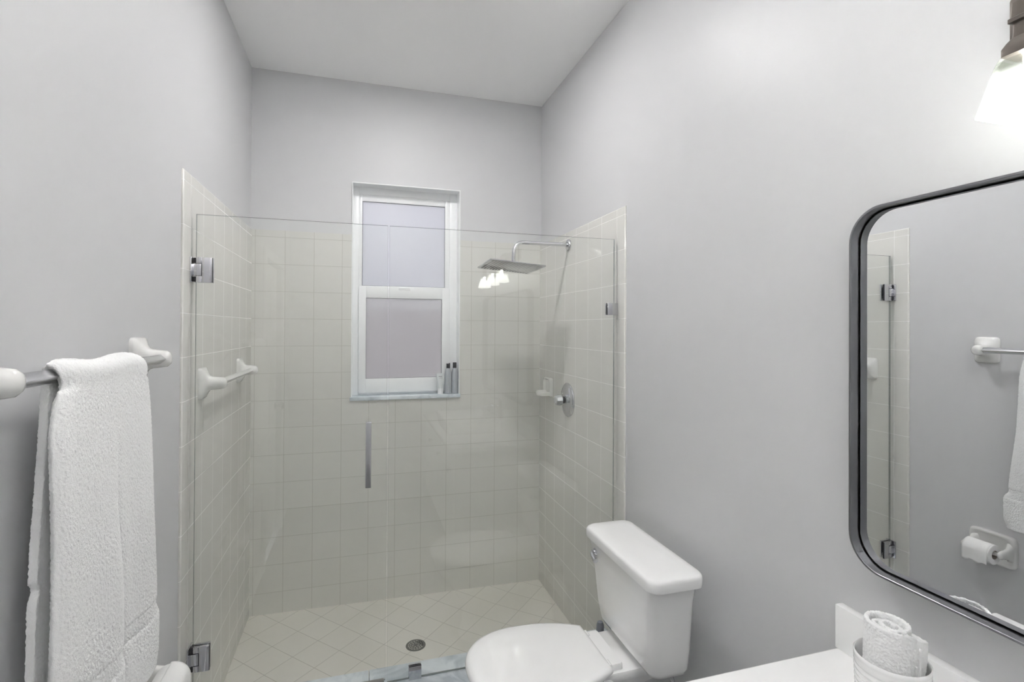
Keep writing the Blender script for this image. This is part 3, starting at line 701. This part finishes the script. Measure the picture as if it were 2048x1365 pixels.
# ------------------------------------------------------------------ window sill bottles
def bottle(x, y, label, tilt=0):
    b = thing('shampoo_bottle', (x, y, WZ0 + 0.002), label, 'bottle', 'bottles on the window sill')
    z0 = WZ0 + 0.002
    bm = NB(); lathe(bm, (x, y, z0), (0, 0, 1), [(0.018, 0), (0.0205, 0.003), (0.0205, 0.118), (0.0195, 0.130), (0.0165, 0.142), (0.0125, 0.153), (0.0115, 0.158)], 32)
    mesh_obj('body', bm, M['bottle'], b)
    return b, z0
B1X, B1Y = 1.098, 0.022
b1, z0 = bottle(B1X, B1Y, 'silver shampoo bottle with notched black cap, nearer the pale tube')
bm = NB(); rings = []
for z, r in ((0.157, 0.0118), (0.178, 0.0118)): rings.append([Vector((B1X + r * math.cos(2 * PI * k / 28), B1Y + r * math.sin(2 * PI * k / 28), z0 + z)) for k in range(28)])
rings.append([Vector((B1X + 0.0118 * math.cos(2 * PI * k / 28), B1Y + 0.0118 * math.sin(2 * PI * k / 28), z0 + 0.187 - 0.005 * max(0, 1 - abs(math.cos(2 * PI * k / 28)) * 1.5) + 0.002 * math.cos(2 * PI * k / 28))) for k in range(28)])
loft(bm, rings); mesh_obj('cap', bm, M['black'], b1)
B2X, B2Y = 1.139, 0.028
b2, z0 = bottle(B2X, B2Y, 'silver shampoo bottle with flat black cap, against the right window reveal')
bm = NB(); lathe(bm, (B2X, B2Y, z0), (0, 0, 1), [(0.0118, 0.157), (0.0118, 0.189), (0.0108, 0.191)], 28); mesh_obj('cap', bm, M['black'], b2)
TXc, TYc = 1.050, 0.026
tu = thing('lotion_tube', (TXc, TYc, WZ0 + 0.002), 'small pale squeeze tube standing on its cap beside the bottles', 'tube')
z0 = WZ0 + 0.002
bm = NB(); rings = []
for z, hx, hy_ in ((0.034, 0.0175, 0.0175), (0.045, 0.019, 0.0172), (0.075, 0.021, 0.012), (0.105, 0.0245, 0.005), (0.118, 0.026, 0.0015), (0.126, 0.0268, 0.0012)):
    rings.append([Vector((TXc + x, TYc + y, z0 + z)) for x, y in sup(hx, hy_, 2.2, 28)])
loft(bm, rings); mesh_obj('body', bm, M['tube'], tu)
bm = NB(); lathe(bm, (TXc + 0.001, TYc, z0), (0, 0, 1), [(0.0165, 0), (0.0165, 0.034), (0.014, 0.036)], 24); mesh_obj('cap', bm, M['vinyl'], tu)
bm = NB(); box(bm, TXc - 0.011, TXc + 0.010, TYc - 0.0068, TYc - 0.0050, z0 + 0.104, z0 + 0.1085); box(bm, TXc - 0.009, TXc + 0.011, TYc - 0.0085, TYc - 0.0066, z0 + 0.096, z0 + 0.0975)
mesh_obj('print', bm, M['print'], tu, smooth=0, doubles=0)

# ------------------------------------------------------------------ vanity
CZ = 0.783; VY0, VY1 = -3.60, -2.148
bm = NB(); box(bm, 1.120, W + DW, VY0, VY1, CZ - 0.032, CZ, 0.008, 3)
ct = tag(mesh_obj('countertop', bm, M['counter']), 'glossy white vanity countertop along the right wall', 'countertop')
bm = NB(); box(bm, W - 0.014, W + DW, VY0, VY1, CZ, CZ + 0.103, 0.002); tag(mesh_obj('backsplash', bm, M['counter']), 'low white backsplash strip along the wall behind the countertop', 'backsplash')
vc = thing('vanity_cabinet', (1.42, -2.88, 0), 'pale vanity cabinet under the white countertop', 'cabinet')
bm = NB(); box(bm, 1.165, W - 0.002, VY0 + 0.015, VY1 - 0.03, 0.10, CZ - 0.033, 0.002); box(bm, 1.22, W - 0.002, VY0 + 0.02, VY1 - 0.035, 0.0, 0.10); mesh_obj('body', bm, M['cabinet'], vc, doubles=0)
for k in range(3):
    y0 = VY0 + 0.03 + k * 0.46; 
    bm = NB(); box(bm, 1.147, 1.165, y0, y0 + 0.45, 0.13, CZ - 0.06, 0.003); d = mesh_obj('door', bm, M['cabinet'], vc)
    bm = NB(); lathe(bm, (1.147, y0 + 0.40, 0.62), (-1, 0, 0), [(0.006, 0), (0.006, 0.015), (0.014, 0.02), (0.012, 0.028), (0, 0.029)], 16); mesh_obj('knob', bm, M['brushed'], d)
# vessel sink
VSX, VSY = 1.372, -2.82
bm = NB(); rings = []
for z, hx, hy_, r in ((0.0, 0.195, 0.285, 0.02), (0.004, 0.200, 0.290, 0.02), (0.078, 0.207, 0.298, 0.022), (0.083, 0.205, 0.296, 0.02), (0.083, 0.193, 0.284, 0.018), (0.078, 0.190, 0.281, 0.02), (0.030, 0.180, 0.270, 0.03), (0.014, 0.150, 0.235, 0.05), (0.012, 0.03, 0.03, 0.02)):
    rings.append([Vector((VSX + x, VSY + y, CZ + 0.0005 + z)) for x, y in rrect(hx, hy_, r, 5)])
loft(bm, rings)
tag(mesh_obj('vessel_sink', bm, M['porcelain'], smooth=45), 'white rectangular vessel sink standing on the countertop', 'sink')
fc = thing('faucet', (1.625, -2.82, CZ), 'chrome tall faucet behind the vessel sink', 'faucet')
bm = NB(); lathe(bm, (1.625, -2.82, CZ), (0, 0, 1), [(0.026, 0), (0.026, 0.006), (0.021, 0.010), (0.020, 0.185), (0.018, 0.19)], 24); mesh_obj('body', bm, M['chrome'], fc)
bm = NB(); tube(bm, [(1.625, -2.82, CZ + 0.145), (1.56, -2.82, CZ + 0.150), (1.50, -2.82, CZ + 0.140), (1.485, -2.82, CZ + 0.122)], [0.013, 0.013, 0.012, 0.012], 14); mesh_obj('spout', bm, M['chrome'], fc)
bm = NB(); tube(bm, [(1.625, -2.82, CZ + 0.19), (1.615, -2.82, CZ + 0.205), (1.56, -2.82, CZ + 0.215)], [0.012, 0.010, 0.006], 12); mesh_obj('lever', bm, M['chrome'], fc)

# ribbed tumbler and rolled washcloth
CUX, CUY, CR, CH = 1.575, -2.358, 0.0625, 0.125
bm = NB(); prof = [(0.052, 0.0), (0.056, 0.002)]
nb = 9
for k in range(nb * 6 + 1):
    t = k / (nb * 6); z = 0.006 + t * 0.100
    prof.append((0.057 + 0.0045 * t + 0.0011 * math.cos(2 * PI * t * nb), z))
prof += [(CR - 0.0005, 0.112), (CR, 0.118), (CR, 0.123), (CR - 0.0018, 0.125), (CR - 0.0036, 0.123), (CR - 0.004, 0.115), (0.053, 0.012), (0.048, 0.007), (0.0, 0.006)]
lathe(bm, (CUX, CUY, CZ), (0, 0, 1), prof, 64)
tag(mesh_obj('tumbler', bm, M['porcelain'], smooth=60), 'white ribbed ceramic tumbler on the countertop holding a rolled washcloth', 'tumbler')
RB = Vector((CUX - 0.010, CUY + 0.004, CZ + 0.014)); RAX = Vector((0.050, 0.0, 1)).normalized()
RU = (Vector((1, 0, 0)) - RAX * RAX.x).normalized(); RW = RAX.cross(RU)
def roll_mesh():
    """a washcloth rolled into a spiral; its outer end stands away as a loop"""
    bm = NB(); N = 300; turns = 3.0; H = 0.176; grid = []; NH = 50; pr = []
    for i in range(N + 1):
        t = i / N; a = 2 * PI * turns * t - 1.25; r = 0.006 + 0.0345 * t
        pr.append((a, r, 0.0))
    a_end, r_end, _ = pr[-1]
    for k in range(1, 37):
        t = k / 36; pr.append((a_end + t * 2.2, r_end + 0.003, 0.0165 * math.sin(PI * min(1, t * 1.08)) ** 0.8))
    for i, (a, r, amp) in enumerate(pr):
        row = []; outer = i / len(pr)
        for j in range(NH + 1):
            v = j / NH
            h = H - 0.007 * (1 - outer) + 0.004 * math.sin(i * 0.032 + 0.6) - 0.026 * sstep(0.86, 0.95, outer)
            rr2 = r * (1 + 0.03 * v) + amp * sstep(0.1, 0.8, v)
            row.append(bm.verts.new(RB + RAX * (v * h) + RU * (rr2 * math.cos(a)) + RW * (rr2 * math.sin(a))))
        grid.append(row)
    for a, b in zip(grid[:-1], grid[1:]):
        for j in range(NH): bm.faces.new((a[j], a[j + 1], b[j + 1], b[j]))
    return bm
o = mesh_obj('rolled_washcloth', roll_mesh(), M['towel'], smooth=180)
fuzz(o, 0.0078, 0.0045, 1, 0.6)
wc = o
bm = NB(); rows = []
for i in range(13):
    v = 0.45 + 0.40 * i / 12
    rows.append([bm.verts.new(RB + RAX * (0.176 * v) + RU * ((0.0505 + 0.0007 * math.cos(i * PI)) * math.cos(-1.30 + 0.36 * j / 4)) + RW * ((0.0505 + 0.0007 * math.cos(i * PI)) * math.sin(-1.30 + 0.36 * j / 4))) for j in range(5)])
for a, b in zip(rows[:-1], rows[1:]):
    for j in range(4): bm.faces.new((a[j], a[j + 1], b[j + 1], b[j]))
hm = mesh_obj('hem', bm, M['towel'], wc, smooth=180); md = hm.modifiers.new('s', 'SOLIDIFY'); md.thickness = 0.004; md.offset = 0
o = wc
tag(o, 'white terry washcloth rolled up and standing in the ribbed tumbler', 'washcloth')

# ------------------------------------------------------------------ mirror
MX0, MX1 = 1.650, W + DW; MY0, MY1, MZ0, MZ1 = -3.520, -2.203, 1.012, 1.812
mr = thing('wall_mirror', (W, -2.86, 1.41), 'large mirror with rounded gunmetal metal frame above the countertop', 'mirror')
mcx, mcy, mhx, mhy = (MY0 + MY1) / 2, (MZ0 + MZ1) / 2, (MY1 - MY0) / 2, (MZ1 - MZ0) / 2
def mring(x, ins, r=0.075): return [Vector((x, mcx + a, mcy + b)) for a, b in rrect(mhx - ins, mhy - ins, r - ins, 12)]
bm = NB(); loft(bm, [mring(MX1, 0), mring(MX0 + 0.0008, 0), mring(MX0, 0.0008), mring(MX0, 0.0045), mring(MX0 + 0.0008, 0.0053), mring(1.690, 0.0053), mring(MX1, 0.0053)], False, False)
mesh_obj('frame', bm, M['gunmetal'], mr)
bm = NB(); loft(bm, [mring(1.688, 0.0052), mring(1.692, 0.0052)]); mesh_obj('gap_shade', bm, M['dark'], mr, smooth=20)  # near-black plate put in as the shadow gap round the mirror
bm = NB(); loft(bm, [mring(1.675, 0.0085), mring(1.6885, 0.0085)]); mesh_obj('mirror_glass', bm, M['mirror'], mr, smooth=20)

# ------------------------------------------------------------------ vanity light
LY = [-2.572, -2.845, -3.118]; LX = 1.571; LZB, LZT = 1.880, 1.970
vl = thing('vanity_light', (W, LY[1], 2.05), 'three-shade brown metal vanity light above the mirror, lit', 'wall lamp')
bm = NB(); box(bm, W - 0.017, W + DW, -3.20, -2.49, 2.045, 2.125, 0.006); mesh_obj('backplate', bm, M['bronze'], vl)
for y in LY:
    bm = NB(); tube(bm, [(W - 0.012, y, 2.085), (1.62, y, 2.088), (1.59, y, 2.085), (LX, y, 2.070), (LX, y, 2.040)], 0.011, 14)
    mesh_obj('arm', bm, M['bronze'], vl)
    bm = NB(); rings = []
    for z, h, r in ((1.972, 0.0235, 0.004), (1.984, 0.0235, 0.004), (1.992, 0.020, 0.005), (2.000, 0.0145, 0.004), (2.022, 0.0135, 0.003), (2.024, 0.0175, 0.002), (2.030, 0.0175, 0.002), (2.032, 0.015, 0.002), (2.055, 0.014, 0.002)):
        rings.append([Vector((LX + a, y + b, z)) for a, b in rrect(h, h, r, 3)])
    loft(bm, rings); mesh_obj('socket_cap', bm, M['bronze'], vl, smooth=30)
    bm = NB(); rings = []
    for z, h in ((1.974, 0.020), (1.970, 0.0245), (1.960, 0.0285), (LZB + 0.002, 0.0455), (LZB, 0.0450), (LZB + 0.002, 0.0430), (1.958, 0.0262), (1.967, 0.0225)):
        rings.append([Vector((LX + a, y + b, z)) for a, b in rrect(h, h, 0.003, 3)])
    loft(bm, rings, False, False); mesh_obj('shade', bm, M['shade'], vl, smooth=30)
    bm = NB(); lathe(bm, (LX, y, 1.970), (0, 0, -1), [(0.006, 0), (0.006, 0.018), (0.009, 0.030), (0.0115, 0.044), (0.0115, 0.052), (0.009, 0.060), (0.004, 0.065), (0.0, 0.066)], 24); mesh_obj('bulb', bm, M['bulb'], vl)

# added fill lamp, out of view: an uplighting opal bowl hung from the ceiling by three rods
CLX, CLY, CLZ = 0.95, -2.90, 2.43
cl_ = thing('fill_bowl_light', (CLX, CLY, CEIL), 'added white opal bowl fill lamp hung open side up, lit', 'added fill light')
bm = NB(); lathe(bm, (CLX, CLY, CEIL), (0, 0, -1), [(0.065, 0), (0.065, 0.012), (0.050, 0.026), (0.008, 0.030)], 32); mesh_obj('canopy', bm, M['brushed'], cl_)
for k in range(3):
    a = 2 * PI * k / 3 + 0.4
    bm = NB(); tube(bm, [(CLX + 0.03 * math.cos(a), CLY + 0.03 * math.sin(a), CEIL - 0.025), (CLX + 0.172 * math.cos(a), CLY + 0.172 * math.sin(a), CLZ + 0.088)], 0.003, 8); mesh_obj('rod', bm, M['brushed'], cl_)
bm = NB(); lathe(bm, (CLX, CLY, CLZ), (0, 0, 1), [(0.0, -0.060), (0.070, -0.053), (0.125, -0.025), (0.160, 0.025), (0.176, 0.092), (0.172, 0.092), (0.156, 0.027), (0.122, -0.020), (0.068, -0.047), (0.0, -0.054)], 48, cap=False); mesh_obj('bowl', bm, M['opal'], cl_)
bm = NB(); lathe(bm, (CLX, CLY, CLZ + 0.005), (0, 0, 1), [(0.0, -0.045), (0.016, -0.044), (0.034, -0.028), (0.042, 0.0), (0.034, 0.028), (0.016, 0.042), (0.0, 0.044)], 24); mesh_obj('bulb', bm, M['fill_bulb'], cl_)

# added fill lamp, out of view: a recessed downlight in the ceiling in front of the shower
rl = thing('fill_downlight', (0.85, -1.0, CEIL), 'added small round recessed fill downlight in front of the shower, lit', 'added fill light')
bm = NB(); lathe(bm, (0.85, -1.0, CEIL), (0, 0, -1), [(0.105, -0.001), (0.105, 0.004), (0.100, 0.007), (0.083, 0.006), (0.082, 0.001)], 40, cap=False); mesh_obj('trim_ring', bm, M['trim'], rl)
bm = NB(); lathe(bm, (0.85, -1.0, CEIL - 0.0005), (0, 0, -1), [(0.0815, 0), (0.0815, 0.003), (0.06, 0.0045), (0.0, 0.005)], 32); mesh_obj('lens', bm, M['fill_can'], rl)
